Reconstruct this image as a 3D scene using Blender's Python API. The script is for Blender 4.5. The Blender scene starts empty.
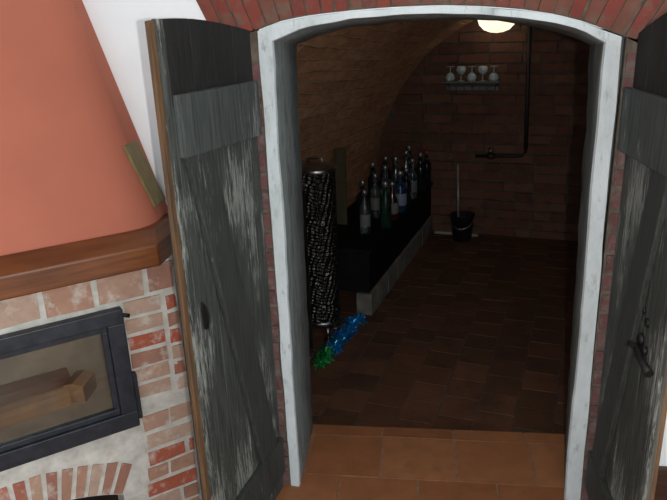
import bpy, bmesh, math, random
from mathutils import Vector, Matrix, noise
random.seed(7)
SC = bpy.context.scene
COL = SC.collection
PI = math.pi

# ------------------------------------------------------------------ materials
def new_mat(name):
    m = bpy.data.materials.new(name); m.use_nodes = True
    nt = m.node_tree; nt.nodes.clear()
    out = nt.nodes.new('ShaderNodeOutputMaterial')
    p = nt.nodes.new('ShaderNodeBsdfPrincipled')
    nt.links.new(p.outputs[0], out.inputs[0])
    return m, nt, p, out

def noise_node(nt, scale, detail=4, rough=.55, stretch=(1, 1, 1), coord='Object', vec=None):
    if vec is None:
        tc = nt.nodes.new('ShaderNodeTexCoord'); vec = tc.outputs[coord]
    mp = nt.nodes.new('ShaderNodeMapping'); mp.inputs['Scale'].default_value = stretch
    nt.links.new(vec, mp.inputs['Vector'])
    n = nt.nodes.new('ShaderNodeTexNoise')
    n.inputs['Scale'].default_value = scale; n.inputs['Detail'].default_value = detail
    n.inputs['Roughness'].default_value = rough
    nt.links.new(mp.outputs[0], n.inputs['Vector'])
    return n

def ramp(nt, src, stops):
    r = nt.nodes.new('ShaderNodeValToRGB')
    el = r.color_ramp.elements
    while len(el) < len(stops): el.new(.5)
    for e, (p, c) in zip(el, stops):
        e.position = p; e.color = (*c, 1)
    nt.links.new(src, r.inputs[0]); return r

def mixc(nt, fac, a, b, mode='MIX'):
    m = nt.nodes.new('ShaderNodeMix'); m.data_type = 'RGBA'; m.blend_type = mode
    for i, v in ((0, fac), (6, a), (7, b)):
        if hasattr(v, 'is_output'): nt.links.new(v, m.inputs[i])
        elif i == 0: m.inputs[0].default_value = v
        else: m.inputs[i].default_value = (*v, 1)
    return m.outputs[2]

def bump(nt, p, src, strength=.3, dist=.005):
    b = nt.nodes.new('ShaderNodeBump'); b.inputs['Strength'].default_value = strength
    b.inputs['Distance'].default_value = dist
    nt.links.new(src, b.inputs['Height']); nt.links.new(b.outputs[0], p.inputs['Normal'])

def simple(name, c1, c2=None, scale=20, rough=.6, metal=0, stretch=(1, 1, 1), bmp=.15, dist=.003, spread=.15, spec=.5, detail=4):
    m, nt, p, o = new_mat(name)
    n = noise_node(nt, scale, detail, stretch=stretch)
    r = ramp(nt, n.outputs[0], [(.5 - spread, c1), (.5 + spread, c2 or c1)])
    nt.links.new(r.outputs[0], p.inputs['Base Color'])
    p.inputs['Roughness'].default_value = rough; p.inputs['Metallic'].default_value = metal
    p.inputs['Specular IOR Level'].default_value = spec
    if bmp: bump(nt, p, n.outputs[0], bmp, dist)
    return m

def tinted(name, stops, scale=30, rough=.85, mottling=.35, stain=None, bmp=.35, spec=.3, dist=.004):
    """Masonry: each brick or tile picks its own colour from the 'tint' face attribute."""
    m, nt, p, o = new_mat(name)
    a = nt.nodes.new('ShaderNodeAttribute'); a.attribute_name = 'tint'
    base = ramp(nt, a.outputs['Fac'], stops)
    n = noise_node(nt, scale, 6, .65)
    r = ramp(nt, n.outputs[0], [(.3, (.55, .55, .55)), (.7, (1.25, 1.2, 1.15))])
    c = mixc(nt, mottling, base.outputs[0], r.outputs[0], 'MULTIPLY')
    if stain:
        n2 = noise_node(nt, stain[1], 5, .7)
        r2 = ramp(nt, n2.outputs[0], [(stain[2], (0, 0, 0)), (stain[2] + .15, (1, 1, 1))])
        mm = nt.nodes.new('ShaderNodeMath'); mm.operation = 'MULTIPLY'; mm.inputs[1].default_value = stain[3]
        nt.links.new(r2.outputs[0], mm.inputs[0])
        c = mixc(nt, mm.outputs[0], c, stain[0])
    nt.links.new(c, p.inputs['Base Color'])
    p.inputs['Roughness'].default_value = rough; p.inputs['Specular IOR Level'].default_value = spec
    bump(nt, p, n.outputs[0], bmp, dist)
    return m

def weathered(name, dark, mid, pale, amount, zfade=None, seed=0.0):
    """Old painted boards: dark grey grain with flaking pale streaks along z."""
    m, nt, p, o = new_mat(name)
    tc = nt.nodes.new('ShaderNodeTexCoord')
    off = nt.nodes.new('ShaderNodeVectorMath'); off.operation = 'ADD'; off.inputs[1].default_value = (seed, seed * 2, seed * 3)
    nt.links.new(tc.outputs['Object'], off.inputs[0]); v = off.outputs[0]
    g = noise_node(nt, 1, 6, .65, (110, 110, 6), vec=v)
    base = ramp(nt, g.outputs[0], [(.32, dark), (.62, mid)])
    f = noise_node(nt, 1, 8, .75, (120, 120, 12), vec=v)          # flakes
    l = noise_node(nt, 1, 3, .5, (7, 7, 2.2), vec=v)           # where the paint survives
    mul = nt.nodes.new('ShaderNodeMath'); mul.operation = 'MULTIPLY'
    nt.links.new(f.outputs[0], mul.inputs[0]); nt.links.new(l.outputs[0], mul.inputs[1])
    fr = ramp(nt, mul.outputs[0], [(amount, (0, 0, 0)), (amount + .06, (1, 1, 1))])
    c = mixc(nt, fr.outputs[0], base.outputs[0], pale)
    nt.links.new(c, p.inputs['Base Color'])
    p.inputs['Roughness'].default_value = .7; p.inputs['Specular IOR Level'].default_value = .3
    bump(nt, p, f.outputs[0], .5, .004)
    return m

M = {}
M['plaster'] = simple('white_plaster', (.86, .90, .93), (.90, .93, .95), 9, .9, bmp=.1)
M['ceiling'] = simple('ceiling_plaster', (.6, .6, .6), (.68, .68, .68), 6, .9)
M['salmon'] = simple('salmon_plaster', (.41, .124, .076), (.46, .142, .086), 4, .85, bmp=.08, spread=.25)
M['mantel'] = simple('mantel_wood', (.075, .022, .007), (.20, .064, .016), 1, .45, stretch=(5, 5, 60), bmp=.2, spread=.22, detail=7)
M['olive'] = simple('olive_board', (.16, .12, .045), (.23, .17, .065), 1, .5, stretch=(60, 60, 6), bmp=.1)
M['mortar'] = simple('pale_mortar', (.40, .38, .34), (.62, .60, .55), 22, .95, bmp=.5, dist=.006, spread=.2)
M['arch_mortar'] = simple('brown_mortar', (.075, .06, .045), (.15, .12, .09), 30, .95, bmp=.5, dist=.006)
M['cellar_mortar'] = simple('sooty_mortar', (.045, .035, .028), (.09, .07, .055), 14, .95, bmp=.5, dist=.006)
M['brick'] = tinted('fireplace_brick', [(0, (.38, .09, .05)), (.3, (.30, .15, .11)), (.6, (.39, .22, .155)), (1, (.44, .32, .25))], 26, stain=((.56, .53, .47), 16, .52, .65))
M['arch_brick'] = tinted('red_brick', [(0, (.16, .036, .028)), (.5, (.21, .050, .036)), (1, (.15, .066, .046))], 26, stain=((.13, .105, .08), 12, .50, .8))
M['jamb_brick'] = tinted('mauve_brick', [(0, (.11, .045, .045)), (1, (.15, .07, .066))], 26, stain=((.16, .14, .135), 24, .48, .75))
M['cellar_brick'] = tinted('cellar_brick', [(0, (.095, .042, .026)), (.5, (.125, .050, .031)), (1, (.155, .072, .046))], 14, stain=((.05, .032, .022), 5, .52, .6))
M['tile'] = tinted('terracotta_tile', [(0, (.255, .098, .042)), (.5, (.30, .120, .052)), (1, (.34, .145, .066))], 10, .5, .45, stain=((.15, .06, .03), 7, .58, .5), bmp=.1, spec=.35)
M['grout'] = simple('floor_grout', (.21, .12, .075), (.30, .18, .115), 40, .95)
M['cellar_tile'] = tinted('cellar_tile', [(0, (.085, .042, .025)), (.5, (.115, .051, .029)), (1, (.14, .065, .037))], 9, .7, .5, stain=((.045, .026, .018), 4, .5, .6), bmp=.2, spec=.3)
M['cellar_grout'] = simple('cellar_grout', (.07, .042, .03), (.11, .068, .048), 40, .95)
M['limewash'] = None
m, nt, p, o = new_mat('limewash')
n = noise_node(nt, 9, 8, .7, (1, 1, .45)); n2 = noise_node(nt, 45, 5, .7, (1, 1, .4))
c = ramp(nt, n.outputs[0], [(.28, (.36, .41, .41)), (.42, (.56, .61, .62)), (.62, (.66, .71, .73))])
d = ramp(nt, n2.outputs[0], [(.27, (.45, .45, .43)), (.42, (1, 1, 1))])
nt.links.new(mixc(nt, .8, c.outputs[0], d.outputs[0], 'MULTIPLY'), p.inputs['Base Color'])
p.inputs['Roughness'].default_value = .85; bump(nt, p, n2.outputs[0], .45, .006); M['limewash'] = m
# inner reveal: greyer, worn wood and lime
m, nt, p, o = new_mat('worn_reveal')
n = noise_node(nt, 7, 8, .7, (1, 1, .3)); n2 = noise_node(nt, 30, 6, .75, (1, 1, .2))
c = ramp(nt, n.outputs[0], [(.25, (.10, .105, .098)), (.5, (.235, .27, .265)), (.75, (.31, .355, .355))])
d = ramp(nt, n2.outputs[0], [(.34, (.30, .25, .22)), (.52, (1, 1, 1))])
nt.links.new(mixc(nt, .75, c.outputs[0], d.outputs[0], 'MULTIPLY'), p.inputs['Base Color'])
p.inputs['Roughness'].default_value = .85; bump(nt, p, n2.outputs[0], .5, .006); M['reveal'] = m
m, nt, p, o = new_mat('worn_reveal_shaded')          # right-hand reveal: its weaker light painted in as darker tone, plus brown wear
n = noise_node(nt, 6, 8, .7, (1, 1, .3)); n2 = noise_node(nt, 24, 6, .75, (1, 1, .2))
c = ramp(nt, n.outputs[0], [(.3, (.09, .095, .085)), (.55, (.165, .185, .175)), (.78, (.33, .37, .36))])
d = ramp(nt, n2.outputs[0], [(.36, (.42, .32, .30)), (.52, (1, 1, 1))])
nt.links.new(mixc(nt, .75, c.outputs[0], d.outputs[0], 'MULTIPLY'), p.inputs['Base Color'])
p.inputs['Roughness'].default_value = .85; bump(nt, p, n2.outputs[0], .5, .006); M['reveal_shaded'] = m

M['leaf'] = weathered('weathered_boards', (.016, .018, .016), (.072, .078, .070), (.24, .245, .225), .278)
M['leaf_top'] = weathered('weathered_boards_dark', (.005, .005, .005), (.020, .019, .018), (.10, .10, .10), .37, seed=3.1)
M['batten'] = weathered('weathered_batten', (.026, .031, .030), (.075, .083, .080), (.20, .21, .20), .315, seed=5.3)
M['brace'] = weathered('weathered_brace', (.020, .022, .021), (.050, .053, .048), (.20, .2, .18), .355, seed=8.7)
M['leaf_edge'] = simple('raw_wood_edge', (.05, .026, .012), (.17, .085, .034), 1, .7, stretch=(70, 70, 5), bmp=.3, spread=.2)
M['rebate'] = simple('worn_rebate', (.13, .115, .09), (.26, .24, .20), 1, .8, stretch=(60, 60, 6), bmp=.3, spread=.2)
M['iron'] = simple('black_iron', (.006, .006, .006), (.018, .016, .015), 60, .55, .3, bmp=.3)
M['castiron'] = simple('charcoal_metal', (.016, .019, .026), (.030, .034, .044), 30, .45, .25, bmp=.05)
M['fireclay'] = simple('smoked_fireclay', (.28, .26, .22), (.56, .52, .45), 6, .9, spread=.22)
M['log'] = simple('split_log', (.34, .19, .10), (.56, .35, .20), 1, .8, stretch=(60, 60, 6), bmp=.4, spread=.25)
M['bark'] = simple('bark', (.05, .02, .01), (.20, .075, .035), 1, .9, stretch=(60, 60, 10), bmp=.6, spread=.25)
M['soot'] = simple('dark_recess', (.02, .014, .012), (.05, .035, .03), 10, .95)
M['skirting'] = simple('brown_skirting', (.045, .018, .010), (.08, .03, .016), 1, .5, stretch=(4, 60, 60))
M['bench'] = simple('black_bench', (.0025, .0025, .003), (.006, .006, .007), 20, .7, bmp=.05, spec=.15)
M['plinth'] = simple('grey_plinth', (.08, .07, .06), (.20, .18, .155), 9, .95, bmp=.4, spread=.2)
M['pale_strip'] = simple('pale_strip', (.20, .19, .17), (.30, .28, .25), 30, .7)
M['steel'] = simple('dull_steel', (.25, .25, .25), (.40, .40, .40), 30, .35, 1, bmp=.03)
M['black_steel'] = simple('dark_steel', (.010, .010, .011), (.022, .022, .024), 12, .4, .4, bmp=.05)
M['olive_pole'] = simple('dim_olive_board', (.035, .030, .010), (.055, .046, .016), 1, .7, stretch=(60, 60, 5))
M['pipe'] = simple('dark_pipe', (.010, .008, .007), (.020, .016, .014), 20, .6)
M['bucket'] = simple('black_bucket', (.008, .008, .008), (.018, .018, .018), 20, .45, .3)
M['rod'] = simple('grey_rod', (.22, .22, .23), (.30, .30, .30), 10, .4, .3)
M['shelf'] = simple('dark_shelf', (.07, .085, .09), (.11, .13, .135), 20, .5)
M['label'] = simple('paper_label', (.14, .18, .25), (.2, .24, .32), 20, .8)
M['grey_label'] = simple('grey_label', (.10, .10, .10), (.15, .15, .15), 20, .8)
M['cap'] = simple('foil_cap', (.22, .22, .22), (.36, .36, .36), 40, .35, .8)
M['red_cap'] = simple('red_cap', (.20, .03, .025), (.30, .05, .04), 40, .5)

# dimpled cooling jacket: rows of small raised cells
m, nt, p, o = new_mat('dimpled_jacket')
uv = nt.nodes.new('ShaderNodeUVMap')
mp = nt.nodes.new('ShaderNodeMapping'); mp.inputs['Scale'].default_value = (1, 1, 1)
nt.links.new(uv.outputs[0], mp.inputs[0])
sep = nt.nodes.new('ShaderNodeSeparateXYZ'); nt.links.new(mp.outputs[0], sep.inputs[0])
def sine(sock_a, sock_b, fa, fb):
    ma = nt.nodes.new('ShaderNodeMath'); ma.operation = 'MULTIPLY'; ma.inputs[1].default_value = fa; nt.links.new(sock_a, ma.inputs[0])
    mb = nt.nodes.new('ShaderNodeMath'); mb.operation = 'MULTIPLY_ADD'; mb.inputs[1].default_value = fb
    nt.links.new(sock_b, mb.inputs[0]); nt.links.new(ma.outputs[0], mb.inputs[2])
    s = nt.nodes.new('ShaderNodeMath'); s.operation = 'SINE'; nt.links.new(mb.outputs[0], s.inputs[0]); return s.outputs[0]
jn = noise_node(nt, 14, 3, vec=uv.outputs[0])
jv = nt.nodes.new('ShaderNodeVectorMath'); jv.operation = 'MULTIPLY_ADD'; jv.inputs[1].default_value = (.05, .05, 0)
nt.links.new(jn.outputs['Color'], jv.inputs[0]); nt.links.new(uv.outputs[0], jv.inputs[2]); nt.links.new(jv.outputs[0], sep.inputs[0])
s1 = sine(sep.outputs[0], sep.outputs[1], 130, 130); s2 = sine(sep.outputs[0], sep.outputs[1], 75, -190)
mu = nt.nodes.new('ShaderNodeMath'); mu.operation = 'MULTIPLY'; nt.links.new(s1, mu.inputs[0]); nt.links.new(s2, mu.inputs[1])
bump(nt, p, mu.outputs[0], .8, .008)
p.inputs['Base Color'].default_value = (.10, .097, .093, 1); p.inputs['Metallic'].default_value = 1; p.inputs['Roughness'].default_value = .38
M['jacket'] = m

# brick-lined vault, laid on UVs (u along the cellar, v round the arch)
m, nt, p, o = new_mat('vault_brick')
uv = nt.nodes.new('ShaderNodeUVMap')
nz = noise_node(nt, 5, 5, .6, vec=uv.outputs[0])
vm = nt.nodes.new('ShaderNodeVectorMath'); vm.operation = 'MULTIPLY_ADD'; vm.inputs[1].default_value = (.05, .05, 0)
nt.links.new(nz.outputs['Color'], vm.inputs[0]); nt.links.new(uv.outputs[0], vm.inputs[2])
br = nt.nodes.new('ShaderNodeTexBrick'); nt.links.new(vm.outputs[0], br.inputs['Vector'])
br.inputs['Scale'].default_value = 1; br.inputs['Brick Width'].default_value = .25; br.inputs['Row Height'].default_value = .075
br.inputs['Mortar Size'].default_value = .008; br.inputs['Mortar Smooth'].default_value = .6
br.inputs['Color1'].default_value = (.55, .31, .18, 1); br.inputs['Color2'].default_value = (.42, .215, .12, 1); br.inputs['Mortar'].default_value = (.46, .31, .195, 1)
n2 = noise_node(nt, 22, 8, .75, (.5, 1, 1), vec=uv.outputs[0])
r2 = ramp(nt, n2.outputs[0], [(.3, (.5, .46, .43)), (.65, (1.25, 1.2, 1.15))])
nt.links.new(mixc(nt, .85, br.outputs[0], r2.outputs[0], 'MULTIPLY'), p.inputs['Base Color'])
ad = nt.nodes.new('ShaderNodeMath'); ad.operation = 'SUBTRACT'; nt.links.new(n2.outputs[0], ad.inputs[0]); nt.links.new(br.outputs['Fac'], ad.inputs[1])
bump(nt, p, ad.outputs[0], .7, .02)
p.inputs['Roughness'].default_value = .95; p.inputs['Specular IOR Level'].default_value = .15
M['vault'] = m

def glass(name, col, trans=1.0, rough=.05):
    m, nt, p, o = new_mat(name)
    n = noise_node(nt, 12, 2)
    r = ramp(nt, n.outputs[0], [(.3, tuple(c * .9 for c in col)), (.7, col)])
    nt.links.new(r.outputs[0], p.inputs['Base Color'])
    p.inputs['Transmission Weight'].default_value = trans; p.inputs['Roughness'].default_value = rough
    p.inputs['IOR'].default_value = 1.45; return m
M['clear_glass'] = glass('clear_glass', (.30, .36, .38), .9, .08)
M['green_glass'] = glass('green_glass', (.02, .06, .04), .6)
M['brown_glass'] = glass('brown_glass', (.09, .03, .015), .6)
M['blue_glass'] = glass('blue_glass', (.04, .08, .18), .6)
M['dark_glass'] = glass('dark_glass', (.012, .015, .02), .3)
M['frost_glass'] = simple('frosted_glass', (.34, .42, .43), (.48, .56, .57), 30, .25, bmp=.05)

# stove pane: thin smoked glass with soot veil
m, nt, p, o = new_mat('stove_pane')
nt.nodes.remove(p)
tr = nt.nodes.new('ShaderNodeBsdfTransparent'); tr.inputs[0].default_value = (.86, .84, .80, 1)
gl = nt.nodes.new('ShaderNodeBsdfGlossy'); gl.inputs['Roughness'].default_value = .06
df = nt.nodes.new('ShaderNodeBsdfDiffuse'); df.inputs[0].default_value = (.19, .18, .16, 1)
n = noise_node(nt, 7, 5, .65)
r = ramp(nt, n.outputs[0], [(.35, (.02, .02, .02)), (.7, (.22, .22, .22))])
mx = nt.nodes.new('ShaderNodeMixShader'); nt.links.new(r.outputs[0], mx.inputs[0]); nt.links.new(tr.outputs[0], mx.inputs[1]); nt.links.new(df.outputs[0], mx.inputs[2])
mx2 = nt.nodes.new('ShaderNodeMixShader'); mx2.inputs[0].default_value = .05
nt.links.new(mx.outputs[0], mx2.inputs[1]); nt.links.new(gl.outputs[0], mx2.inputs[2]); nt.links.new(mx2.outputs[0], o.inputs[0])
M['pane'] = m

m, nt, p, o = new_mat('lit_dome')
n = noise_node(nt, 6, 2)
r = ramp(nt, n.outputs[0], [(.35, (1.0, .86, .50)), (.65, (1, .95, .80))])
nt.links.new(r.outputs[0], p.inputs['Emission Color']); p.inputs['Emission Strength'].default_value = 1.3
p.inputs['Base Color'].default_value = (.8, .75, .6, 1); M['lamp'] = m

def tinsel(name, stops):
    m, nt, p, o = new_mat(name)
    a = nt.nodes.new('ShaderNodeAttribute'); a.attribute_name = 'tint'
    r = ramp(nt, a.outputs['Fac'], stops); nt.links.new(r.outputs[0], p.inputs['Base Color'])
    p.inputs['Metallic'].default_value = .7; p.inputs['Roughness'].default_value = .3; return m
M['blue_tinsel'] = tinsel('blue_tinsel', [(0, (.015, .12, .50)), (.5, (.03, .32, .85)), (.8, (.04, .55, .80)), (1, (.16, .65, .5))])
M['green_tinsel'] = tinsel('green_tinsel', [(0, (.01, .20, .05)), (.6, (.03, .50, .14)), (1, (.25, .85, .35))])

# ------------------------------------------------------------------ mesh builder
class MB:
    def __init__(s, *mats):
        s.bm = bmesh.new(); s.mats = mats
        s.t = s.bm.faces.layers.float.new('tint'); s.uv = s.bm.loops.layers.uv.new('UVMap')
    def face(s, vs, mi=0, tint=.5, smooth=False):
        try: f = s.bm.faces.new(vs)
        except ValueError: return None
        f.material_index = mi; f[s.t] = tint; f.smooth = smooth; return f
    def hexa(s, P, mi=0, tint=.5):            # 8 points: bottom 4 ccw, top 4 ccw
        v = [s.bm.verts.new(p) for p in P]
        for q in ((0, 3, 2, 1), (4, 5, 6, 7), (0, 1, 5, 4), (1, 2, 6, 5), (2, 3, 7, 6), (3, 0, 4, 7)):
            s.face([v[i] for i in q], mi, tint)
    def obox(s, o, x, y, z, mi=0, tint=.5, jit=0):   # oriented box: corner o, edge vectors
        o, x, y, z = map(Vector, (o, x, y, z))
        P = [o, o + x, o + x + y, o + y, o + z, o + x + z, o + x + y + z, o + y + z]
        if jit: P = [q + Vector([random.uniform(-jit, jit) for _ in range(3)]) for q in P]
        s.hexa(P, mi, tint)
    def box(s, a, b, mi=0, tint=.5, jit=0):
        s.obox(a, (b[0] - a[0], 0, 0), (0, b[1] - a[1], 0), (0, 0, b[2] - a[2]), mi, tint, jit)
    def prism(s, pts, ext, mi=0, tint=.5, mi_side=None):
        ext = Vector(ext)
        A = [s.bm.verts.new(p) for p in pts]; B = [s.bm.verts.new(Vector(p) + ext) for p in pts]
        s.face(A, mi, tint); s.face(B[::-1], mi, tint)
        n = len(A)
        for i in range(n): s.face([A[(i + 1) % n], A[i], B[i], B[(i + 1) % n]], mi if mi_side is None else mi_side, tint)
    def lathe(s, prof, origin=(0, 0, 0), axis=(0, 0, 1), seg=24, mi=0, mis=None, tint=.5, smooth=True):
        o = Vector(origin); ax = Vector(axis).normalized()
        q = Vector((0, 0, 1)).rotation_difference(ax)
        rings = []
        for (r, z) in prof:
            if r < 1e-6: rings.append([s.bm.verts.new(o + q @ Vector((0, 0, z)))])
            else: rings.append([s.bm.verts.new(o + q @ Vector((r * math.cos(2 * PI * k / seg), r * math.sin(2 * PI * k / seg), z))) for k in range(seg)])
        for i in range(len(rings) - 1):
            a, b = rings[i], rings[i + 1]; mm = mis[i] if mis else mi
            for k in range(seg):
                k2 = (k + 1) % seg
                if len(a) == 1 and len(b) == 1: continue
                if len(a) == 1: f = s.face([a[0], b[k2], b[k]], mm, tint, smooth)
                elif len(b) == 1: f = s.face([a[k], a[k2], b[0]], mm, tint, smooth)
                else: f = s.face([a[k], a[k2], b[k2], b[k]], mm, tint, smooth)
                if f and len(f.loops) == 4:
                    for lp, (uu, zz) in zip(f.loops, ((k, prof[i]), (k + 1, prof[i]), (k + 1, prof[i + 1]), (k, prof[i + 1]))):
                        lp[s.uv].uv = (uu / seg * 2 * PI * max(prof[i][0], .001), zz[1])
    def tube(s, path, r, seg=10, mi=0, tint=.5, cap=True):
        path = [Vector(p) for p in path]; rings = []
        for i, p in enumerate(path):
            t = (path[min(i + 1, len(path) - 1)] - path[max(i - 1, 0)]).normalized()
            u = t.cross(Vector((0, 0, 1)) if abs(t.z) < .9 else Vector((1, 0, 0))).normalized(); w = t.cross(u)
            rr = r[i] if isinstance(r, (list, tuple)) else r
            rings.append([s.bm.verts.new(p + (u * math.cos(2 * PI * k / seg) + w * math.sin(2 * PI * k / seg)) * rr) for k in range(seg)])
        for a, b in zip(rings, rings[1:]):
            for k in range(seg): s.face([a[k], a[(k + 1) % seg], b[(k + 1) % seg], b[k]], mi, tint, True)
        if cap: s.face(rings[0][::-1], mi, tint); s.face(rings[-1], mi, tint)
    def build(s, name, parent=None, recalc=True, bevel=0):
        if recalc: bmesh.ops.recalc_face_normals(s.bm, faces=s.bm.faces[:])
        me = bpy.data.meshes.new(name); s.bm.to_mesh(me); s.bm.free()
        for m in s.mats: me.materials.append(m)
        o = bpy.data.objects.new(name, me); COL.objects.link(o)
        if parent:
            o.parent = parent; o.matrix_parent_inverse = Matrix.Identity(4)
        if bevel:
            b = o.modifiers.new('bevel', 'BEVEL'); b.width = bevel; b.segments = 2; b.limit_method = 'ANGLE'
        return o

def tag(o, label=None, cat=None, group=None, kind=None):
    for k, v in (('label', label), ('category', cat), ('group', group), ('kind', kind)):
        if v: o[k] = v
    return o
def thing(name, label, cat, loc=(0, 0, 0), rotz=0, group=None):
    o = bpy.data.objects.new(name, None); COL.objects.link(o); o.empty_display_size = .05
    o.location = loc; o.rotation_euler = (0, 0, rotz)
    return tag(o, label, cat, group)
def struct(o): return tag(o, kind='structure')
def copy_tree(o, parent=None):
    c = o.copy(); COL.objects.link(c)
    if parent: c.parent = parent
    for ch in list(o.children): copy_tree(ch, c)
    return c

# ------------------------------------------------------------------ frames of reference
WY = 2.09          # front face of the door wall
WB = 2.49          # its cellar side
ZC = -.08          # cellar floor, one low step down
A_ = Vector((math.cos(math.radians(77)), math.sin(math.radians(77)), 0))   # into the cellar
B_ = Vector((A_.y, -A_.x, 0))                                              # to its right
O_ = Vector((.2427, 5.4626, 0))
def cel(b, a, z): return O_ + B_ * b + A_ * a + Vector((0, 0, z))
CROT = math.atan2(B_.y, B_.x)                 # local x = B_, local y = A_
def clip_a(b, y=WB): return (y - O_.y - b * B_.y) / A_.y

# ------------------------------------------------------------------ front room shell
f = MB(M['tile'], M['grout'])
f.box((-1.9, -1.6, -.10), (1.4, 2.495, -.004), 1)
ys = [2.495, 2.42] + [2.42 - .265 * k for k in range(1, 15)]
for r in range(len(ys) - 1):
    y1, y0 = ys[r], ys[r + 1]
    off = -.164 if r == 0 else (-.158 if r % 2 == 1 else -.0125)
    k0 = int((-1.9 - off) / .295) - 1
    for k in range(k0, k0 + 14):
        x0 = max(off + k * .295 + .004, -1.895); x1 = min(off + (k + 1) * .295 - .004, 1.395)
        if x1 - x0 < .02: continue
        dz = random.uniform(-.001, .001)
        f.box((x0, y0 + .004, -.02), (x1, y1 - (.004 if r else 0), dz), 0, random.random(), .0012)
struct(f.build('floor'))

c = MB(M['ceiling']); c.box((-1.95, -1.6, 2.4), (1.45, 2.49, 2.5)); struct(c.build('ceiling'))
c = MB(M['plaster']); c.box((-1.95, -1.6, -.1), (-1.85, 2.088, 2.4)); struct(c.build('wall_left'))
c = MB(M['plaster']); c.box((1.4, 1.2, -.1), (1.5, 2.088, 2.4)); struct(c.build('wall_right'))

# opening outline: left jamb, arch, right jamb (x, z) for outer edge, inner edge in front, inner edge behind
def lerp_path(pts, n):
    L = [0]
    for a, b in zip(pts, pts[1:]): L.append(L[-1] + math.dist(a, b))
    out = []
    for k in range(n):
        s = L[-1] * k / (n - 1); i = 0
        while i < len(L) - 2 and L[i + 1] < s: i += 1
        t = (s - L[i]) / (L[i + 1] - L[i]); a, b = pts[i], pts[i + 1]
        out.append((a[0] + (b[0] - a[0]) * t, a[1] + (b[1] - a[1]) * t))
    return out
def outline(J0, J1, arch, K1, K0):
    return lerp_path([J0, J1], 24)[:-1] + lerp_path(arch, 33) + lerp_path([K1, K0], 24)[1:]
outer = outline((-.492, 0), (-.497, 1.652), [(-.497, 1.652), (-.43, 1.677), (-.33, 1.691), (-.217, 1.699), (-.09, 1.704), (.044, 1.704), (.16, 1.697), (.27, 1.685), (.36, 1.669), (.44, 1.648), (.553, 1.604)], (.553, 1.604), (.570, 0))
fin = outline((-.458, 0), (-.452, 1.622), [(-.452, 1.622), (-.36, 1.655), (-.217, 1.679), (-.09, 1.682), (.044, 1.684), (.16, 1.677), (.27, 1.664), (.36, 1.646), (.44, 1.624), (.507, 1.588)], (.507, 1.588), (.516, 0))
bin_ = outline((-.469, -.08), (-.452, 1.596), [(-.452, 1.596), (-.36, 1.626), (-.258, 1.646), (-.084, 1.660), (.053, 1.661), (.16, 1.657), (.255, 1.650), (.36, 1.630), (.44, 1.608), (.556, 1.562)], (.556, 1.562), (.589, -.08))
def wob(x, z, s, k): return noise.noise(Vector((x * 9 + k, z * 9, k * 3.3))) * s
rings = []
bm = MB(M['limewash'], M['reveal'], M['reveal_shaded'])
def ring(pts, y, wa, k):
    vs = []
    for (x, z) in pts:
        if z > .03: vs.append(bm.bm.verts.new((x + wob(x, z, wa, k), y + wob(x, z, wa * .6, k + 5), z + wob(x, z, wa, k + 9))))
        else: vs.append(bm.bm.verts.new((x, y, z)))
    return vs
rr = [ring(outer, WY + .03, .0, 1), ring(outer, WY - .008, .004, 1), ring([(o[0] * .06 + i[0] * .94, o[1] * .06 + i[1] * .94) for o, i in zip(outer, fin)], WY - .012, .004, 2),
      ring(fin, WY + .002, .005, 2),
      ring([(a[0] * .6 + b[0] * .4, a[1] * .6 + b[1] * .4) for a, b in zip(fin, bin_)], WY + .15, .005, 3),
      ring(bin_, WY + .375, .007, 4), ring([(a[0] + (-.02 if a[0] < 0 else .02), a[1] + .02) for a in bin_], WB, .0, 4)]
for r, (p, q) in enumerate(zip(rr, rr[1:])):
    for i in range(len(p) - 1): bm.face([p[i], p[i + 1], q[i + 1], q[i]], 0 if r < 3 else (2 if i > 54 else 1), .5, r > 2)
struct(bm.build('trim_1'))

# door wall: plaster sheet with the arched opening cut out, full thickness
w = MB(M['plaster'])
poly = [(-2.0, WY, -.1)] + [(-2.0, WY, 2.4), (2.9, WY, 2.4), (2.9, WY, -.1)] + [(x + (.035 if x > .5 else .002), WY, z) for x, z in [(.571, -.1)] + outer[::-1][:]] + [(-.492, WY, -.1)]
w.prism(poly, (0, WB - WY, 0))
struct(w.build('wall_back'))

# exposed brick round the opening: radial arch bricks and jamb bricks beside the frame
ab = MB(M['arch_brick'], M['arch_mortar'], M['jamb_brick'])
arch = [(-.64, 1.600)] + [(x, z) for x, z in outer if z > 1.605 or (x < 0 and z > 1.64)]
ap = lerp_path([(-.62, 1.612), (-.55, 1.638)] + [q for q in outer[24:56]] + [(.62, 1.572), (.70, 1.525)], 34)
def arch_normal(i):
    a, b = ap[max(i - 1, 0)], ap[min(i + 1, len(ap) - 1)]
    t = Vector((b[0] - a[0], 0, b[1] - a[1])).normalized()
    return (Vector((-t.z, 0, t.x)) + Vector(((ap[i][0] - .03) * .12, 0, 0))).normalized()
AO = [Vector((x, 0, z)) for x, z in ap]; AN = [arch_normal(i) for i in range(len(ap))]
AN = [(AN[max(i - 2, 0)] + AN[max(i - 1, 0)] + AN[i] + AN[min(i + 1, len(ap) - 1)] + AN[min(i + 2, len(ap) - 1)]).normalized() for i in range(len(ap))]
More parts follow.
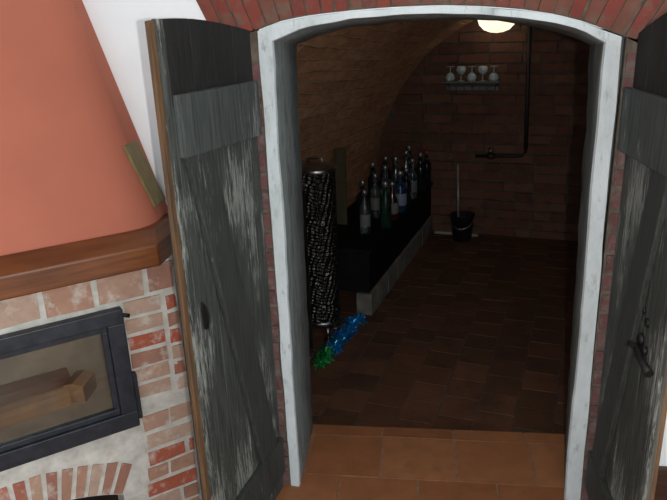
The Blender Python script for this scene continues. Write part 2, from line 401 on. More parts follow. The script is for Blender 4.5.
for i in range(len(ap) - 1):
    p0, p1, n0, n1 = AO[i], AO[i + 1], AN[i], AN[i + 1]
    h0 = random.uniform(.225, .25); y_ = WY - .006 - random.uniform(0, .004)
    a0_, a1_ = p0 + n0 * .006, p1 + n1 * .006; b0_, b1_ = p0 + n0 * h0, p1 + n1 * h0
    q = [a0_.lerp(a1_, .07), a0_.lerp(a1_, .93), b0_.lerp(b1_, .93), b0_.lerp(b1_, .07)]
    q = [v + Vector((random.uniform(-.003, .003), y_, random.uniform(-.003, .003))) for v in q]
    ab.prism(q, (0, .02, 0), 0, random.random())
    ab.prism([p0 + n0 * .003 + Vector((0, WY - .002, 0)), p1 + n1 * .003 + Vector((0, WY - .002, 0)), p1 + n1 * .255 + Vector((0, WY - .002, 0)), p0 + n0 * .255 + Vector((0, WY - .002, 0))], (0, .01, 0), 1)
for z0 in [k * .068 for k in range(0, 23)]:
    j = random.uniform(0, .02)
    ab.box((-.62 + j, WY - .007, z0 + .01), (-.500, WY + .01, z0 + .062), 2, random.random(), .003)
    ab.box((.574, WY - .007, z0 + .01), (.70 - j, WY + .01, z0 + .062), 2, random.random(), .003)
ab.box((-.61, WY - .002, .0), (-.494, WY + .01, 1.66), 1); ab.box((.568, WY - .002, .0), (.70, WY + .01, 1.60), 1)
struct(ab.build('trim_2'))
sk = MB(M['skirting']); sk.box((.72, WY - .022, .0), (1.395, WY - .001, .165)); struct(sk.build('baseboard_back', bevel=.004))

# ------------------------------------------------------------------ the two plank door leaves
def leaf(name, label, hinge, outp, mirror, top, bat, brace, botbat, iron):
    h = Vector((*hinge, 0)); o = Vector((*outp, 0)); d = o - h; w = d.length
    root = thing(name, label, 'door', (h.x, h.y, .012), math.atan2(d.y, d.x))
    # local x runs from hinge to meeting edge; the visible face looks along s*y
    s = 1 if mirror else -1
    T = .018
    def pz(u): return top(u / w)
    n = 4; wd = (w - .042) / n
    for i in range(n):
        u0, u1 = i * wd + .0015, (i + 1) * wd - .0015
        for part, za, zb in (('plank', 0, None),):
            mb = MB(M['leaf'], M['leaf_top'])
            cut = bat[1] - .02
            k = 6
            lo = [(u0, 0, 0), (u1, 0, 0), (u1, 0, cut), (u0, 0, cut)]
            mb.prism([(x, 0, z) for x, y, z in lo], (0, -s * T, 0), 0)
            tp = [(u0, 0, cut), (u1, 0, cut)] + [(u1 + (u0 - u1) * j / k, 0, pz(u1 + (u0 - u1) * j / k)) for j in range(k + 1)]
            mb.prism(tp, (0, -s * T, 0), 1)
            mb.build('plank', root, bevel=.002)
    # meeting stile with its worn rebate and raw outer edge
    u0 = n * wd
    mb = MB(M['leaf'], M['leaf_edge'])
    pts = [(u0, 0, 0), (u0 + .022, 0, 0), (u0 + .022, 0, pz(w)), (u0, 0, pz(w - .03))]
    mb.prism(pts, (0, -s * T, 0), 0); tag(mb.build('rim_strip', root, bevel=.0015))
    mb = MB(M['leaf_edge'] if not iron['rebate'] else M['rebate'], M['leaf_edge'])
    pts = [(u0 + .022, -s * .010, 0), (w, -s * .012, 0), (w, -s * .012, pz(w) - .004), (u0 + .022, -s * .010, pz(w) - .002)]
    mb.prism(pts, (0, -s * (T - .006), 0), 0, .5, 1)
    tag(mb.build('edge_board', root, bevel=.002), 'raw brown wood edge')
    # ledges and brace on the visible face
    def board(nm, pts, th, m, y0=0):
        mb = MB(m); mb.prism([(x, s * y0, z) for x, z in pts], (0, s * th, 0)); return mb.build(nm, root, bevel=.004)
    board('top_ledge', [(bat[2], bat[0]), (bat[3], bat[0] + .02), (bat[3], bat[1] + .012), (bat[2], bat[1])], .022, M['batten'])
    board('diagonal_brace', brace, .018, M['brace'])
    board('bottom_ledge', [(.02, botbat[0]), (w - .05, botbat[0]), (w - .05, botbat[1]), (.02, botbat[1])], .022, M['brace'])
    return root, s, w

rootL, sL, wL = leaf('door_leaf', 'weathered black plank door leaf standing open beside the brick fireplace', (-.516, 2.066), (-.616, 1.565), True,
    lambda t: 1.645 + .043 * math.sin(min(1, t * 1.15) * PI / 2), (1.335, 1.50, .012, .468),
    [(.455, 1.37), (.325, 1.37), (.06, .22), (.18, .22)], (.085, .235), {'rebate': False})
# keyhole plate
mb = MB(M['iron']); mb.prism([(.421, 0, .862), (.440, 0, .868), (.447, 0, .925), (.442, 0, .952), (.425, 0, .930), (.416, 0, .905)], (0, sL * .006, 0)); mb.build('keyhole_plate', rootL)

rootR, sR, wR = leaf('door_leaf', 'weathered grey plank door leaf with iron latch, open at the right edge', (.592, 2.066), (.588, 1.55), False,
    lambda t: 1.60 + .085 * math.sin(min(1, t * 1.1) * PI / 2), (1.27, 1.452, -.012, .44),
    [(.43, 1.30), (.31, 1.30), (.04, .22), (.16, .22)], (.085, .235), {'rebate': True})
lt = MB(M['iron'])
lt.tube([(.335, sR * .012, .800), (.365, sR * .016, .805), (.405, sR * .018, .795), (.462, sR * .012, .785)], [.008, .010, .009, .012], 8)
lt.tube([(.275, sR * .016, .775), (.305, sR * .018, .792), (.345, sR * .014, .800)], .008, 8)
lt.lathe([(.0, 0), (.018, 0), (.018, .008), (.010, .012), (0, .012)], (.345, 0, .825), (0, sR, 0), 12)
lt.lathe([(.0, 0), (.012, 0), (.010, .010), (0, .010)], (.385, 0, .812), (0, sR, 0), 12)
lt.build('latch', rootR)
for (u, z, r) in ((.330, .905, .012), (.368, .885, .014)):
    k = MB(M['iron']); k.lathe([(0, 0), (r, 0), (r * .9, .004), (r * .45, .006), (0, .004)], (u, 0, z), (0, sR, 0), 14); k.build('bolt_hole', rootR)

# ------------------------------------------------------------------ corner fireplace
E_ = Vector((math.cos(math.radians(39)), math.sin(math.radians(39)), 0)); N_ = Vector((E_.y, -E_.x, 0))
K0 = Vector((-.8096, 1.9, 0))
def fp(e, off, z): return K0 + E_ * e + N_ * off + Vector((0, 0, z))
FR = thing('fireplace', 'corner brick fireplace with salmon plaster hood and black framed glass door', 'fireplace', (K0.x - .35, K0.y - .25, 0))
FI = Matrix.Translation(-FR.location)
def fbuild(mb, name, parent=FR, bevel=0):
    mb.bm.transform(FI); return mb.build(name, parent, bevel=bevel)
ec, zc, r_out, r_in = -.53, -.418, .805, .682
ha = .449
def arcp(r, t): return (ec + r * math.sin(t), zc + r * math.cos(t))
sx = r_in * math.sin(ha)
b = MB(M['brick'], M['mortar'])
def slab(e0, e1, z0, z1): b.obox(fp(e0, -.12, z0), E_ * (e1 - e0), N_ * .12, (0, 0, z1 - z0), 1)
slab(-1.09, .03, .862, 1.0); slab(-1.09, -.885, .465, .862); slab(-.172, .03, .465, .862)
lower = [(-1.09, 0), (ec - sx, 0)] + [arcp(r_in, -ha + 2 * ha * k / 16) for k in range(17)] + [(ec + sx, 0), (.03, 0), (.03, .465), (-1.09, .465)]
b.prism([fp(e, -.12, z) for e, z in lower], N_ * .12, 1)
# side returns to the walls
c1 = fp(.03, 0, 0)
b.prism([c1, Vector((c1.x, WY - .002, 0)), Vector((c1.x - .10, WY - .002, 0)), fp(-.07, -.06, 0)], (0, 0, 1.0), 1)
c2 = fp(-1.09, 0, 0)
b.prism([c2, Vector((-1.848, c2.y, 0)), Vector((-1.848, c2.y + .10, 0)), fp(-1.05, -.08, 0)], (0, 0, 1.0), 1)
def brick(e0, e1, z0, z1, tint=None, p=.004):
    b.obox(fp(e0, -.01, z0), E_ * (e1 - e0), N_ * (.01 + p + random.uniform(-.002, .002)), (0, 0, z1 - z0), 0, random.random() ** .8 if tint is None else tint, .0035)
for k in range(8):                                    # course of long bricks under the mantel
    e1 = -.075 - .152 * k; brick(e1 - .134, e1, .888, .978, [.75, .6, .9, .35, .8, .5, .9, .6][k])
brick(-.055, .024, .888, .978, .35)
for k, z in enumerate([.828 - .0595 * j for j in range(6)]):
    t = {0: .8, 1: .85, 2: .02, 3: .35}.get(k + 0, None)
    if k == 0: t = .9
    brick(-.142, -.026, z, z + .045, [.95, .85, .03, .35, .75, .85][k])
    brick(-.008, .027, z - .01, z + .035)
    brick(-1.085, -1.0, z, z + .045); brick(-.985, -.905, z, z + .045)
brick(-.137, -.05, .405, .46, .7); brick(-.04, .028, .41, .465, .8)
for z, sp in ((.335, (-.135, -.09, .028)), (.272, (-.142, .0, .028)), (.212, (-.15, -.07, .028)), (.150, (-.158, .028)), (.088, (-.17, -.04, .028)), (.026, (-.18, -.02, .028))):
    if z == .335:
        brick(-.13, .028, z, z + .052, .95); continue
    for a_, b_ in zip(sp, sp[1:]): brick(a_ + .006, b_ - .006, z, z + .048, .05 if z in (.272, .150) else None)
for z in (.335, .272, .212, .150, .088, .026):
    brick(-1.085, -1.0, z, z + .048); brick(-.985, -.91, z, z + .048)
nv = 15
for k in range(nv):                                   # fan of upright bricks over the log slot
    t0 = -ha + 2 * ha * (k + .12) / nv; t1 = -ha + 2 * ha * (k + .80) / nv
    pts = [arcp(r_in + .004, t0), arcp(r_in + .004, t1), arcp(r_out - .006 + random.uniform(-.006, .004), t1), arcp(r_out - .006, t0)]
    b.prism([fp(e + random.uniform(-.002, .002), .004, z) for e, z in pts], N_ * -.014, 0, random.random())
# course on the sides of each return
for z in [.03 + .06 * j for j in range(15)]:
    b.obox((c1.x - .01, c1.y + .022, z), (.013, 0, 0), (0, .062, 0), (0, 0, .046), 0, random.random(), .003)
    b.obox((c1.x - .01, c1.y + .095, z), (.013, 0, 0), (0, .05, 0), (0, 0, .046), 0, random.random(), .003)
fbuild(b, 'brick_surround')
# firebox and log-slot linings behind the face
fb = MB(M['fireclay'])
def lining(mb, e0, e1, z0, z1, dep, off=-.12, th=.012):
    mb.obox(fp(e0 - th, off - dep, z0), E_ * (e1 - e0 + 2 * th), N_ * -th, (0, 0, z1 - z0))
    mb.obox(fp(e0 - th, off - dep, z0), E_ * th, N_ * dep, (0, 0, z1 - z0)); mb.obox(fp(e1, off - dep, z0), E_ * th, N_ * dep, (0, 0, z1 - z0))
    mb.obox(fp(e0 - th, off - dep, z0 - th), E_ * (e1 - e0 + 2 * th), N_ * dep, (0, 0, th)); mb.obox(fp(e0 - th, off - dep, z1), E_ * (e1 - e0 + 2 * th), N_ * dep, (0, 0, th))
lining(fb, -.885, -.172, .487, .855, .30, -.001)
fbuild(fb, 'firebox')
ls = MB(M['soot']); lining(ls, ec - sx, ec + sx, .014, .27, .26); fbuild(ls, 'log_slot')
# mantel beam with a sloping top, mitred at the corner and returned to the wall
mt = MB(M['mantel'])
prof = [(-.06, .996), (.08, .996), (.082, 1.066), (.0, 1.092), (-.06, 1.093)]
def mant_corner(off):
    x = -.818 + .42 * max(off, -.06)
    e = (x - K0.x - N_.x * off) / E_.x
    return fp(e, off, 0), x
secs = [[], [], [], []]
for off, z in prof:
    cpt, x = mant_corner(off)
    secs[1].append(Vector((cpt.x, cpt.y, z))); secs[0].append(Vector((x, WY - .003, z)))
    q = fp(-1.10 - off * .5, off, z); secs[2].append(q); secs[3].append(Vector((-1.848, q.y, z)))
V = [[mt.bm.verts.new(p) for p in s_] for s_ in secs]
for p_, q_ in zip(V, V[1:]):
    for i in range(5): mt.face([p_[i], p_[(i + 1) % 5], q_[(i + 1) % 5], q_[i]])
mt.face(V[0]); mt.face(V[-1][::-1])
mo = fbuild(mt, 'mantel_beam', bevel=.006)
# hood
hd = MB(M['salmon'])
bot = [Vector((-.845, WY - .002, 1.092)), Vector((-.838, 1.903, 1.092)), Vector((-1.722, 1.187, 1.092)), Vector((-1.848, 1.187, 1.092)), Vector((-1.848, WY - .002, 1.092))]
top_ = [Vector((-1.226, WY - .002, 2.398)), Vector((-1.244, 2.07, 2.398)), Vector((-1.846, 1.583, 2.398)), Vector((-1.848, 1.581, 2.398)), Vector((-1.848, WY - .002, 2.398))]
def rounded(P, d):                       # round off the corner between side and front, as trowelled plaster is
    a = P[1] + (P[0] - P[1]).normalized() * min(d, (P[0] - P[1]).length * .8); b_ = P[1] + (P[2] - P[1]).normalized() * d
    return [P[0]] + [a * (1 - t) ** 2 + P[1] * 2 * t * (1 - t) + b_ * t * t for t in [k / 8 for k in range(9)]] + [b_ + (P[2] - P[1]).normalized() * .03] + P[2:]
bot = rounded(bot, .07); top_ = rounded(top_, .07)
vb = [hd.bm.verts.new(p) for p in bot]; vt = [hd.bm.verts.new(p) for p in top_]
nb = len(vb)          # open below (on the mantel) and above (at the ceiling)
for i in range(nb): hd.face([vb[i], vb[(i + 1) % nb], vt[(i + 1) % nb], vt[i]], 0, .5, 1 <= i <= 9)
fbuild(hd, 'hood')
# olive board set on the narrow side of the hood
ol = MB(M['olive'])
q = [Vector(p) for p in ((-.916, 1.953, 1.334), (-.916, 2.046, 1.335), (-.857, 2.076, 1.132), (-.857, 1.986, 1.130))]
ol.prism([p + Vector((-.001, 0, 0)) for p in q], Vector((.96, 0, .28)) * .012)
fbuild(ol, 'hood_strip', bevel=.002)
# stove door
fd = MB(M['castiron'])
e0, e1, z0, z1 = -.905, -.152, .455, .870
g0, g1, h0, h1 = -.835, -.222, .532, .803
def bar(mb, ea, eb, za, zb, o0, o1, mi=0): mb.obox(fp(ea, o0, za), E_ * (eb - ea), N_ * (o1 - o0), (0, 0, zb - za), mi)
bar(fd, e0, e1, h1 + .02, z1, .002, .034); bar(fd, e0, e1, z0, h0 - .02, .002, .034)
bar(fd, e0, g0 - .018, h0 - .02, h1 + .02, .002, .034); bar(fd, g1 + .018, e1, h0 - .02, h1 + .02, .002, .034)
bar(fd, g0 - .018, g1 + .018, h1, h1 + .02, .002, .024); bar(fd, g0 - .018, g1 + .018, h0 - .02, h0, .002, .024)
bar(fd, g0 - .018, g0, h0, h1, .002, .024); bar(fd, g1, g1 + .018, h0, h1, .002, .024)
sd = fbuild(fd, 'stove_door', bevel=.003)
pn = MB(M['pane']); bar(pn, g0 - .005, g1 + .005, h0 - .005, h1 + .005, .008, .012)
fbuild(pn, 'glass_pane', sd)
hg = MB(M['castiron']); bar(hg, e1, e1 + .014, .475, .64, .004, .028); fbuild(hg, 'handle', sd, .003)
kn = MB(M['iron']); kn.tube([fp(e1 - .004, .020, .846), fp(e1 + .020, .024, .838)], .007, 8); fbuild(kn, 'hinge_pin', sd)

# split logs inside the firebox
def log(name, label, e, off, z, length, rad, ang, tilt=0, mats=('log', 'bark'), shape=((-1, -.55), (1, -.6), (.75, .45), (-.2, .75), (-.9, .3))):
    root_loc = fp(e, off, z)
    mb = MB(M[mats[0]], M[mats[1]])
    n = 7; rows = []
    for i in range(n):
        x = (i / (n - 1) - .5) * length
        rows.append([mb.bm.verts.new((py * rad + noise.noise(Vector((x * 9, py * 3, e * 30))) * .005, pz_ * rad + noise.noise(Vector((x * 9, pz_ * 4, e * 20))) * .005, x)) for py, pz_ in shape])
    m_ = len(shape)
    for p_, q_ in zip(rows, rows[1:]):
        for i in range(m_): mb.face([p_[i], p_[(i + 1) % m_], q_[(i + 1) % m_], q_[i]], 0 if i in (0, 1, 3) else 1)
    mb.face(rows[0][::-1], 0); mb.face(rows[-1], 0)
    o = mb.build(name, None, bevel=.003)
    d = (E_ * math.cos(ang) + N_ * -math.sin(ang)) * math.cos(tilt) + Vector((0, 0, math.sin(tilt)))
    up = Vector((0, 0, 1)); up = (up - d * d.dot(up)).normalized()
    side = up.cross(d)
    R = Matrix((side, up, d)).transposed().to_4x4()
    o.matrix_world = Matrix.Translation(root_loc) @ R
    return tag(o, label, 'firewood')
sq = ((-1, -1), (1, -1), (1, .9), (.1, 1.05), (-1, .8))
log('firewood_log', 'pale split log lying nearest the stove glass', -.50, -.185, .487 + .028, .36, .028, .05, 0, ('log', 'log'), sq)
log('firewood_log', 'dark brown bark-covered log lying behind the pale split log', -.50, -.275, .487 + .040, .40, .040, .02, 0, ('bark', 'bark'), sq)
log('firewood_log', 'short reddish log end at the right of the firebox', -.275, -.22, .487 + .034, .10, .034, .9, 0, ('log', 'bark'), sq)

# ------------------------------------------------------------------ cellar shell
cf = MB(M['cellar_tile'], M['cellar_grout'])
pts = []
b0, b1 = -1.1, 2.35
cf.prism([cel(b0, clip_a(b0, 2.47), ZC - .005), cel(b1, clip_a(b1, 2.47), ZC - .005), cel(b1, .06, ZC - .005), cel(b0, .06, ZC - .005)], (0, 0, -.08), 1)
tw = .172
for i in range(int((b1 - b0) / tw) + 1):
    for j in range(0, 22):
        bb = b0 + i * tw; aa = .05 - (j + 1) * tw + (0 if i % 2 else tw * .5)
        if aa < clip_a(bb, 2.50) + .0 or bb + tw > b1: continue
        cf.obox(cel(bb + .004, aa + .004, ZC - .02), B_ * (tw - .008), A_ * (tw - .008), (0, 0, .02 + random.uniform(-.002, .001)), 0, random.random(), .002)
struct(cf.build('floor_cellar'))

VC, VW, VZ, VH = .60, 1.25, .313, 1.39
def vault_pt(t):        # t 0..1 round the profile
    Lw = VZ - ZC
    if t < .18: return (VC - VW, ZC + Lw * t / .18)
    if t > .82: return (VC + VW, ZC + Lw * (1 - t) / .18)
    th = PI * (1 - (t - .18) / .64); return (VC + VW * math.cos(th), VZ + VH * math.sin(th))
vm = MB(M['vault'])
NT, NA = 60, 48
grid = []
arcl = [0]
for i in range(1, NT + 1):
    p_, q_ = vault_pt((i - 1) / NT), vault_pt(i / NT); arcl.append(arcl[-1] + math.dist(p_, q_))
for i in range(NT + 1):
    bb0, z = vault_pt(i / NT); a0 = clip_a(VC + (bb0 - VC) * 1.32, WB - .012); row = []; bb = bb0
    nx, nz = (VC - bb) / VW ** 2, (VZ - z) / VH ** 2 if z > VZ else 0
    l_ = math.hypot(nx, nz) or 1
    for j in range(NA + 1):
        aa = a0 + (.02 - a0) * j / NA
        tt = 1 - j / NA                            # the vault flares towards the door
        bb = VC + (bb0 - VC) * (1 + .32 * tt * tt)
        d = .012 * noise.noise(Vector((aa * 5, arcl[i] * 9, 1.7))) + .006 * noise.noise(Vector((aa * 16, arcl[i] * 22, 4.1)))
        rise = 1 + .05 * tt + .13 * tt * tt
        zz = z if z < VZ else z * rise
        row.append((vm.bm.verts.new(cel(bb + nx / l_ * d, aa, zz + nz / l_ * d)), aa, arcl[i]))
    grid.append(row)
for i in range(NT):
    for j in range(NA):
        q = [grid[i][j], grid[i + 1][j], grid[i + 1][j + 1], grid[i][j + 1]]
        f_ = vm.face([x[0] for x in q], 0, .5, True)
        for lp, x in zip(f_.loops, q): lp[vm.uv].uv = (x[1], x[2])
struct(vm.build('ceiling_vault', recalc=False))

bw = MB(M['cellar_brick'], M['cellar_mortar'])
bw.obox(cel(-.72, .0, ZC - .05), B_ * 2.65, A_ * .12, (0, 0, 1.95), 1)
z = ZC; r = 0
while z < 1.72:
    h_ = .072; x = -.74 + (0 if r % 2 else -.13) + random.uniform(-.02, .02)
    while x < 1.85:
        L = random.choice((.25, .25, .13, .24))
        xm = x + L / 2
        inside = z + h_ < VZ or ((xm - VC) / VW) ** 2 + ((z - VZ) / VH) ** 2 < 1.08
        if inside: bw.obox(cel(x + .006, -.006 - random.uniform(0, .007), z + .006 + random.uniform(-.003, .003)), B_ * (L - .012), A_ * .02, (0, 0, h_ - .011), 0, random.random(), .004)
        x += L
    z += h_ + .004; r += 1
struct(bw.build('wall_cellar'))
bs = MB(M['pale_strip']); bs.obox(cel(-.135, -.075, ZC), B_ * .36, A_ * .06, (0, 0, .022)); struct(bs.build('baseboard_cellar'))

# ------------------------------------------------------------------ bench along the left of the cellar
BN = thing('bench', 'long low black bench on a grey plinth along the cellar wall', 'bench', cel(-.36, -1.0, ZC), CROT)
def lb(mb, x0, x1, y0, y1, z0_, z1_, jit=0): mb.box((x0, y0, z0_), (x1, y1, z1_), 0, .5, jit)
mb = MB(M['bench']); lb(mb, -.24, .185, -.75, .975, .145, .405); mb.build('body', BN, bevel=.006)
mb = MB(M['bench']); lb(mb, -.24, .20, -.77, .978, .405, .43); mb.build('bench_top', BN, bevel=.005)
mb = MB(M['plinth'])
NP = 14
for k in range(NP):
    y0 = -.76 + 1.73 * k / NP; y1 = y0 + 1.73 / NP
    lb(mb, .10, .20 + random.uniform(-.003, .004), y0, y1 + .002, 0, .144 - .006 * random.random())
mb.build('plinth', BN, bevel=.006)
BTOP = ZC + .43

# wine tanks
def tank(label, b_, a_, r, h, jacket, neck):
    t = thing('steel_tank', label, 'tank', cel(b_, a_, ZC), CROT)
    mb = MB(M['jacket'] if jacket else M['black_steel'], M['steel'])
    zb = .06
    mb.lathe([(0, zb), (r * .6, zb), (r, zb + .03), (r, zb + .06), (r, h - .06), (r, h - .03)], seg=40); mb.build('body', t)
    mb = MB(M['steel']); mb.lathe([(r + .004, h - .035), (r + .006, h - .03), (r + .006, h - .018), (r + .002, h - .012), (r * .55, h), (r * .5, h + .004), (0, h + .006)], seg=36); mb.build('lid', t)
    mb = MB(M['steel']); mb.lathe([(r + .003, zb + .03), (r + .005, zb + .034), (r + .005, zb + .046), (r + .003, zb + .05)], seg=36); mb.build('hoop', t)
    if neck:
        mb = MB(M['steel']); mb.lathe([(.022, h), (.022, h + .085), (.030, h + .088), (.030, h + .10), (0, h + .102)], (r * .25, -r * .2, 0), seg=18); mb.build('airlock', t)
    else:
        mb = MB(M['steel']); mb.tube([(-.04, 0, h + .004), (-.04, 0, h + .03), (.04, 0, h + .03), (.04, 0, h + .004)], .006, 8); mb.build('lid_handle', t)
    for k in range(3):
        an = -.9 + k * 2 * PI / 3
        x, y = math.cos(an) * r * .85, math.sin(an) * r * .85
        mb = MB(M['steel']); mb.tube([(x, y, zb + .02), (x * 1.12, y * 1.12, .006)], .012, 10)
        mb.lathe([(0, 0), (.034, 0), (.034, .006), (.012, .010), (0, .010)], (x * 1.18, y * 1.18, 0), seg=16); mb.build('leg', t)
    return t
tank('dimpled metal wine tank standing at the near end of the black bench', -.365, -2.06, .105, 1.01, True, False)
tank('smooth dark wine tank with a small neck, close behind the left jamb', -.375, -2.44, .095, 1.0, False, True)
# olive board upright between tank and bench
ob = MB(M['olive_pole']); ob.obox((-.035, -.012, 0), (.07, 0, 0), (0, .024, 0), (0, 0, 1.02))
o = ob.build('upright_board', bevel=.003); o.matrix_world = Matrix.Translation(cel(-.50, -1.30, BTOP)) @ Matrix.Rotation(CROT, 4, 'Z'); o.scale.z = .5
tag(o, 'narrow dim olive board standing upright right behind the dimpled tank', 'board')

# bottles on the bench
def bottle_proto(kind, h, r, gl, cap, lab):
    t = thing('bottle', 'bottle', 'bottle')
    mb = MB(M[gl])
    if kind == 'wine': pr = [(0, .006), (r * .9, 0), (r, .008), (r, h * .58), (r * .92, h * .65), (r * .45, h * .74), (r * .37, h * .80), (r * .36, h * .97), (r * .42, h * .972), (r * .42, h * .99), (0, h * .99)]
    elif kind == 'square': pr = [(0, .006), (r * .95, 0), (r, .01), (r, h * .62), (r * .85, h * .70), (r * .36, h * .76), (r * .34, h * .95), (0, h * .95)]
    else: pr = [(0, .006), (r * .8, 0), (r * .95, .01), (r, h * .30), (r * .85, h * .55), (r * .40, h * .72), (r * .32, h * .82), (r * .34, h * .96), (0, h * .96)]
    mb.lathe(pr, seg=4 * 6); mb.build('glass_body', t)
    mb = MB(M[cap]); rc = r * .46; mb.lathe([(0, h * 1.005), (rc * .9, h * 1.005), (rc, h), (rc, h * .9), (rc * .8, h * .895)], seg=16); mb.build('cap', t)
    if lab:
        mb = MB(M[lab]); mb.lathe([(r * 1.012, h * .18), (r * 1.018, h * .19), (r * 1.018, h * .46), (r * 1.012, h * .47)], seg=24); mb.build('label', t)
    return t
protos = {
 'clear': ('wine', .30, .036, 'clear_glass', 'cap', 'grey_label'),
 'green': ('wine', .31, .038, 'green_glass', 'cap', None),
 'brown': ('round', .26, .042, 'brown_glass', 'cap', 'grey_label'),
 'blue': ('square', .29, .044, 'blue_glass', 'cap', 'label'),
 'dark': ('wine', .30, .037, 'dark_glass', 'cap', None),
 'redcap': ('wine', .28, .036, 'dark_glass', 'red_cap', None),
 'white': ('round', .30, .040, 'clear_glass', 'cap', None)}
made = {}
spots = [  # kind, b, a, scale, label
 ('clear', -.300, -1.62, .95, 'short clear bottle at the bench end nearest the doorway'),
 ('green', -.205, -1.46, 1.0, 'tall green bottle at the front edge of the bench, nearest the tank'),
 ('dark', -.370, -1.42, 1.0, 'dark bottle at the near back of the bench against the cellar wall'),
 ('brown', -.215, -1.24, 1.0, 'round brown bottle just right of the tall green bottle'),
 ('clear', -.345, -1.20, 1.0, 'clear bottle with a grey label behind the round brown bottle'),
 ('blue', -.212, -1.02, 1.0, 'square-shouldered bottle with pale blue label at the bench front'),
 ('clear', -.330, -.98, 1.05, 'clear bottle with grey label behind the pale blue labelled bottle'),
 ('dark', -.445, -.90, 1.05, 'dark bottle at the back of the bench below the vault foot'),
 ('dark', -.210, -.84, .9, 'dark bottle at the bench front beyond the pale blue labelled bottle'),
 ('white', -.310, -.75, 1.12, 'tall bright clear round bottle in the middle of the bench'),
 ('green', -.420, -.62, 1.0, 'green bottle near the far back of the bench'),
 ('clear', -.215, -.62, 1.0, 'clear bottle with a grey label on the far half of the bench front'),
 ('white', -.300, -.46, 1.1, 'clear round bottle behind the far front grey-labelled bottle'),
 ('dark', -.205, -.38, 1.0, 'dark capped bottle second from the far end of the bench front'),
 ('green', -.330, -.22, 1.05, 'green bottle by the far brick wall at the back of the bench'),
 ('redcap', -.200, -.16, 1.0, 'dark red-capped bottle at the far right end of the bench')]
for kind, b_, a_, sc, lab in spots:
    if kind not in made: made[kind] = t = bottle_proto(*protos[kind])
    else: t = copy_tree(made[kind])
    t.location = cel(b_ + .012, a_ * .9, BTOP); t.rotation_euler = (0, 0, random.random() * 6); t.scale = (sc, sc, sc)
    tag(t, lab, 'bottle', 'bottles on the black bench')

# blue and green tinsel garland on the cellar floor
def blades(mb, path, count, rad, ln, wd):
    for _ in range(count):
        s = random.random() * (len(path) - 1.001); i = int(s); p_ = path[i].lerp(path[i + 1], s - i)
        d = Vector((random.gauss(0, 1), random.gauss(0, 1), random.gauss(0, 1))).normalized()
        u = d.cross(Vector((random.random(), random.random(), random.random()))).normalized()
        l_ = ln * random.uniform(.6, 1.1); w_ = wd * random.uniform(.7, 1.4)
        q = [p_ + u * w_, p_ - u * w_, p_ + d * l_ - u * w_ * .6, p_ + d * l_ + u * w_ * .6]
        for x in q: x.z = max(x.z, ZC + .003)
        mb.face([mb.bm.verts.new(x) for x in q], 0, random.random())
gp = []
for k in range(40):
    t_ = k / 39
    q = cel(-.235 + .03 * t_ + .012 * math.sin(t_ * 21), -2.46 + .58 * t_, ZC + .034 + .006 * math.sin(t_ * 17)); gp.append(q)
GR = thing('tinsel_garland', 'shiny blue tinsel garland with a green end lying along the cellar floor', 'garland', cel(-.26, -2.1, ZC))
def gbuild(mb, nm, lab=None):
    mb.bm.transform(Matrix.Translation(-GR.location)); o = mb.build(nm, GR, recalc=False); return tag(o, lab) if lab else o
mb = MB(M['blue_tinsel']); blades(mb, gp[8:], 2000, .03, .050, .0055)
mb.tube(gp[8:], .012, 8, 0, .2); gbuild(mb, 'blue_tinsel')
mb = MB(M['green_tinsel']); blades(mb, gp[:9], 600, .03, .052, .0055); mb.tube(gp[:9], .012, 8, 0, .2); gbuild(mb, 'green_tinsel', 'bright green tinsel end')

# bucket with a rod at the far wall
bk = thing('bucket', 'black bucket with grey handle standing at the far cellar wall', 'bucket', cel(.115, -.18, ZC), CROT)
mb = MB(M['bucket']); mb.lathe([(0, .004), (.068, 0), (.072, .004), (.092, .205), (.098, .210), (.096, .218), (.088, .216), (.068, .012), (0, .012)], seg=28); mb.build('pail', bk)
mb = MB(M['steel']); mb.tube([(.098 * math.cos(t_), -.03 - .07 * math.sin(t_), .205 - .085 * math.sin(t_)) for t_ in [PI * k / 14 for k in range(15)]], .004, 8)
mb.tube([(-.02, -.101, .12), (.02, -.101, .12)], .009, 10); mb.build('handle', bk)
o = MB(M['rod']); o.tube([(0, 0, 0), (-.018, .012, .60)], [.010, .009], 12); o = o.build('rod'); o.location = cel(.085, -.17, ZC + .014)
tag(o, 'thin grey rod standing upright in the black bucket', 'rod')

# wall shelf with five wine glasses and a row of hooks
sh = thing('wall_shelf', 'small dark wall shelf with a row of hooks on the far wall', 'shelf', cel(.137, -.014, 1.165), CROT)
mb = MB(M['shelf']); mb.box((-.215, -.11, -.012), (.215, 0, 0)); mb.build('board', sh, bevel=.002)
mb = MB(M['shelf']); mb.box((-.20, -.016, -.075), (.20, 0, -.045)); mb.build('hook_rail', sh, bevel=.002)
for x in (-.19, .19):
    mb = MB(M['shelf']); mb.prism([(x - .008, 0, -.05), (x - .008, -.09, -.012), (x - .008, 0, -.012)], (.016, 0, 0)); mb.build('bracket', sh)
hk = None
for k in range(7):
    if hk is None:
        mb = MB(M['cap']); mb.tube([(0, -.014, -.055), (0, -.034, -.060), (0, -.040, -.052), (0, -.038, -.044)], .006, 8); hk = mb.build('hook', sh); c = hk
    else:
        c = hk.copy(); COL.objects.link(c); c.parent = sh
    c.location = (-.178 + k * .059, 0, 0)
gp0 = None
names = ['upside-down wine glass at the left end of the wall shelf', 'upright wine glass second from the left on the wall shelf', 'upside-down wine glass in the middle of the wall shelf',
         'upright wine glass second from the right on the wall shelf', 'upside-down wine glass at the right end of the wall shelf']
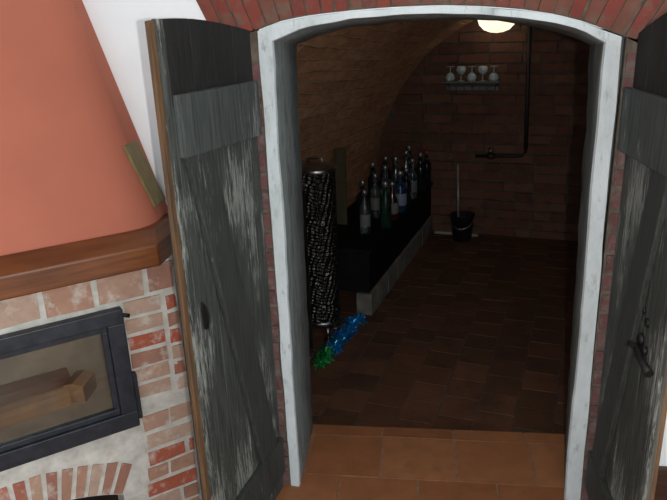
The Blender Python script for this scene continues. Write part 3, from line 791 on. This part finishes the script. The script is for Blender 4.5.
for k in range(5):
    if gp0 is None:
        gp0 = t = thing('wine_glass', '', 'glass')
        mb = MB(M['frost_glass']); mb.lathe([(.005, .052), (.022, .060), (.038, .085), (.040, .105), (.034, .128), (.031, .128), (.036, .104), (.033, .086), (.018, .064), (0, .058)], seg=22); mb.build('bowl', t)
        mb = MB(M['frost_glass']); mb.lathe([(.009, .003), (.0045, .012), (.0045, .045), (.006, .054)], seg=12); mb.build('stem', t)
        mb = MB(M['frost_glass']); mb.lathe([(0, 0), (.034, 0), (.034, .002), (.009, .005), (0, .006)], seg=22); mb.build('foot', t)
    else: t = copy_tree(gp0)
    q = cel(.137 - .164 + .082 * k, -.070, 1.165); t.scale = (.95, .95, .84)
    if k % 2 == 0: t.location = q + Vector((0, 0, .128 * .84)); t.rotation_euler = (PI, 0, 0)
    else: t.location = q; t.rotation_euler = (0, 0, 0)
    tag(t, names[k], 'glass', 'wine glasses on the wall shelf')

# water pipe and stopcock on the far wall
pp = thing('water_pipe', 'dark water pipe running down the far wall to a stopcock', 'pipe', cel(.55, -.042, .6), CROT)
mb = MB(M['pipe']); mb.tube([(-.01, 0, .95), (.0, 0, .5), (.012, 0, .05)], .016, 12); mb.build('upright_pipe', pp)
mb = MB(M['pipe']); mb.tube([(.012, 0, .06), (.008, 0, .02), (-.01, 0, .0), (-.04, 0, -.006), (-.37, 0, -.02)], .014, 12); mb.build('level_pipe', pp)
mb = MB(M['pipe']); mb.lathe([(0, -.03), (.022, -.03), (.026, -.01), (.026, .01), (.022, .03), (0, .03)], (-.25, -.005, -.014), (1, 0, 0), 14)
mb.tube([(-.25, -.005, 0), (-.25, -.02, .035)], .008, 8); vb_ = mb.build('stopcock', pp)
mb = MB(M['steel']); mb.lathe([(0, 0), (.020, 0), (.022, .006), (.018, .012), (0, .012)], (-.25, -.022, .034), (0, -.5, 1), 12); mb.build('tap_wheel', vb_)

# ceiling lamp in the vault
lz = VZ + VH * math.sqrt(1 - (.30 / VW) ** 2)
lp = thing('ceiling_lamp', 'lit round dome lamp on the cellar vault', 'lamp', cel(.325, -.20, lz - .012), CROT)
mb = MB(M['steel']); mb.lathe([(0, .016), (.135, .016), (.146, .0), (.146, -.014), (.13, -.014), (0, -.010)], seg=32); mb.build('base', lp)
mb = MB(M['lamp']); mb.lathe([(.138, -.012), (.136, -.045), (.124, -.080), (.090, -.115), (.045, -.132), (0, -.137)], seg=36); mb.build('dome_shade', lp)

# ------------------------------------------------------------------ light
w = bpy.data.worlds.new('World'); SC.world = w; w.use_nodes = True
bg = w.node_tree.nodes['Background']; bg.inputs[0].default_value = (.82, .94, 1.0, 1); bg.inputs[1].default_value = 1.42
def flash_light():
    l = bpy.data.lights.new('camera_flash', 'POINT'); l.energy = 64; l.color = (1.0, .97, .93); l.shadow_soft_size = .012
    o = bpy.data.objects.new('camera_flash', l); COL.objects.link(o); o.location = (.085, -.01, 1.69); return o
flash_light()

# ------------------------------------------------------------------ camera
cam = bpy.data.cameras.new('camera'); cam.sensor_width = 36; cam.lens = 36 * 674 / 667; cam.clip_start = .02
co = bpy.data.objects.new('camera', cam); COL.objects.link(co)
co.matrix_world = Matrix(((.99133, -.00713, .13123, 0), (.12602, .33501, -.93375, 0), (-.0373, .94219, .333, 1.70), (0, 0, 0, 1)))
SC.camera = co
vs = SC.view_settings
SC.display_settings.display_device = 'sRGB'
vs.view_transform = 'Standard'; vs.look = 'None'; vs.exposure = 0; vs.gamma = 1; vs.use_curve_mapping = False
SC.cycles.max_bounces = 8; SC.cycles.transparent_max_bounces = 12
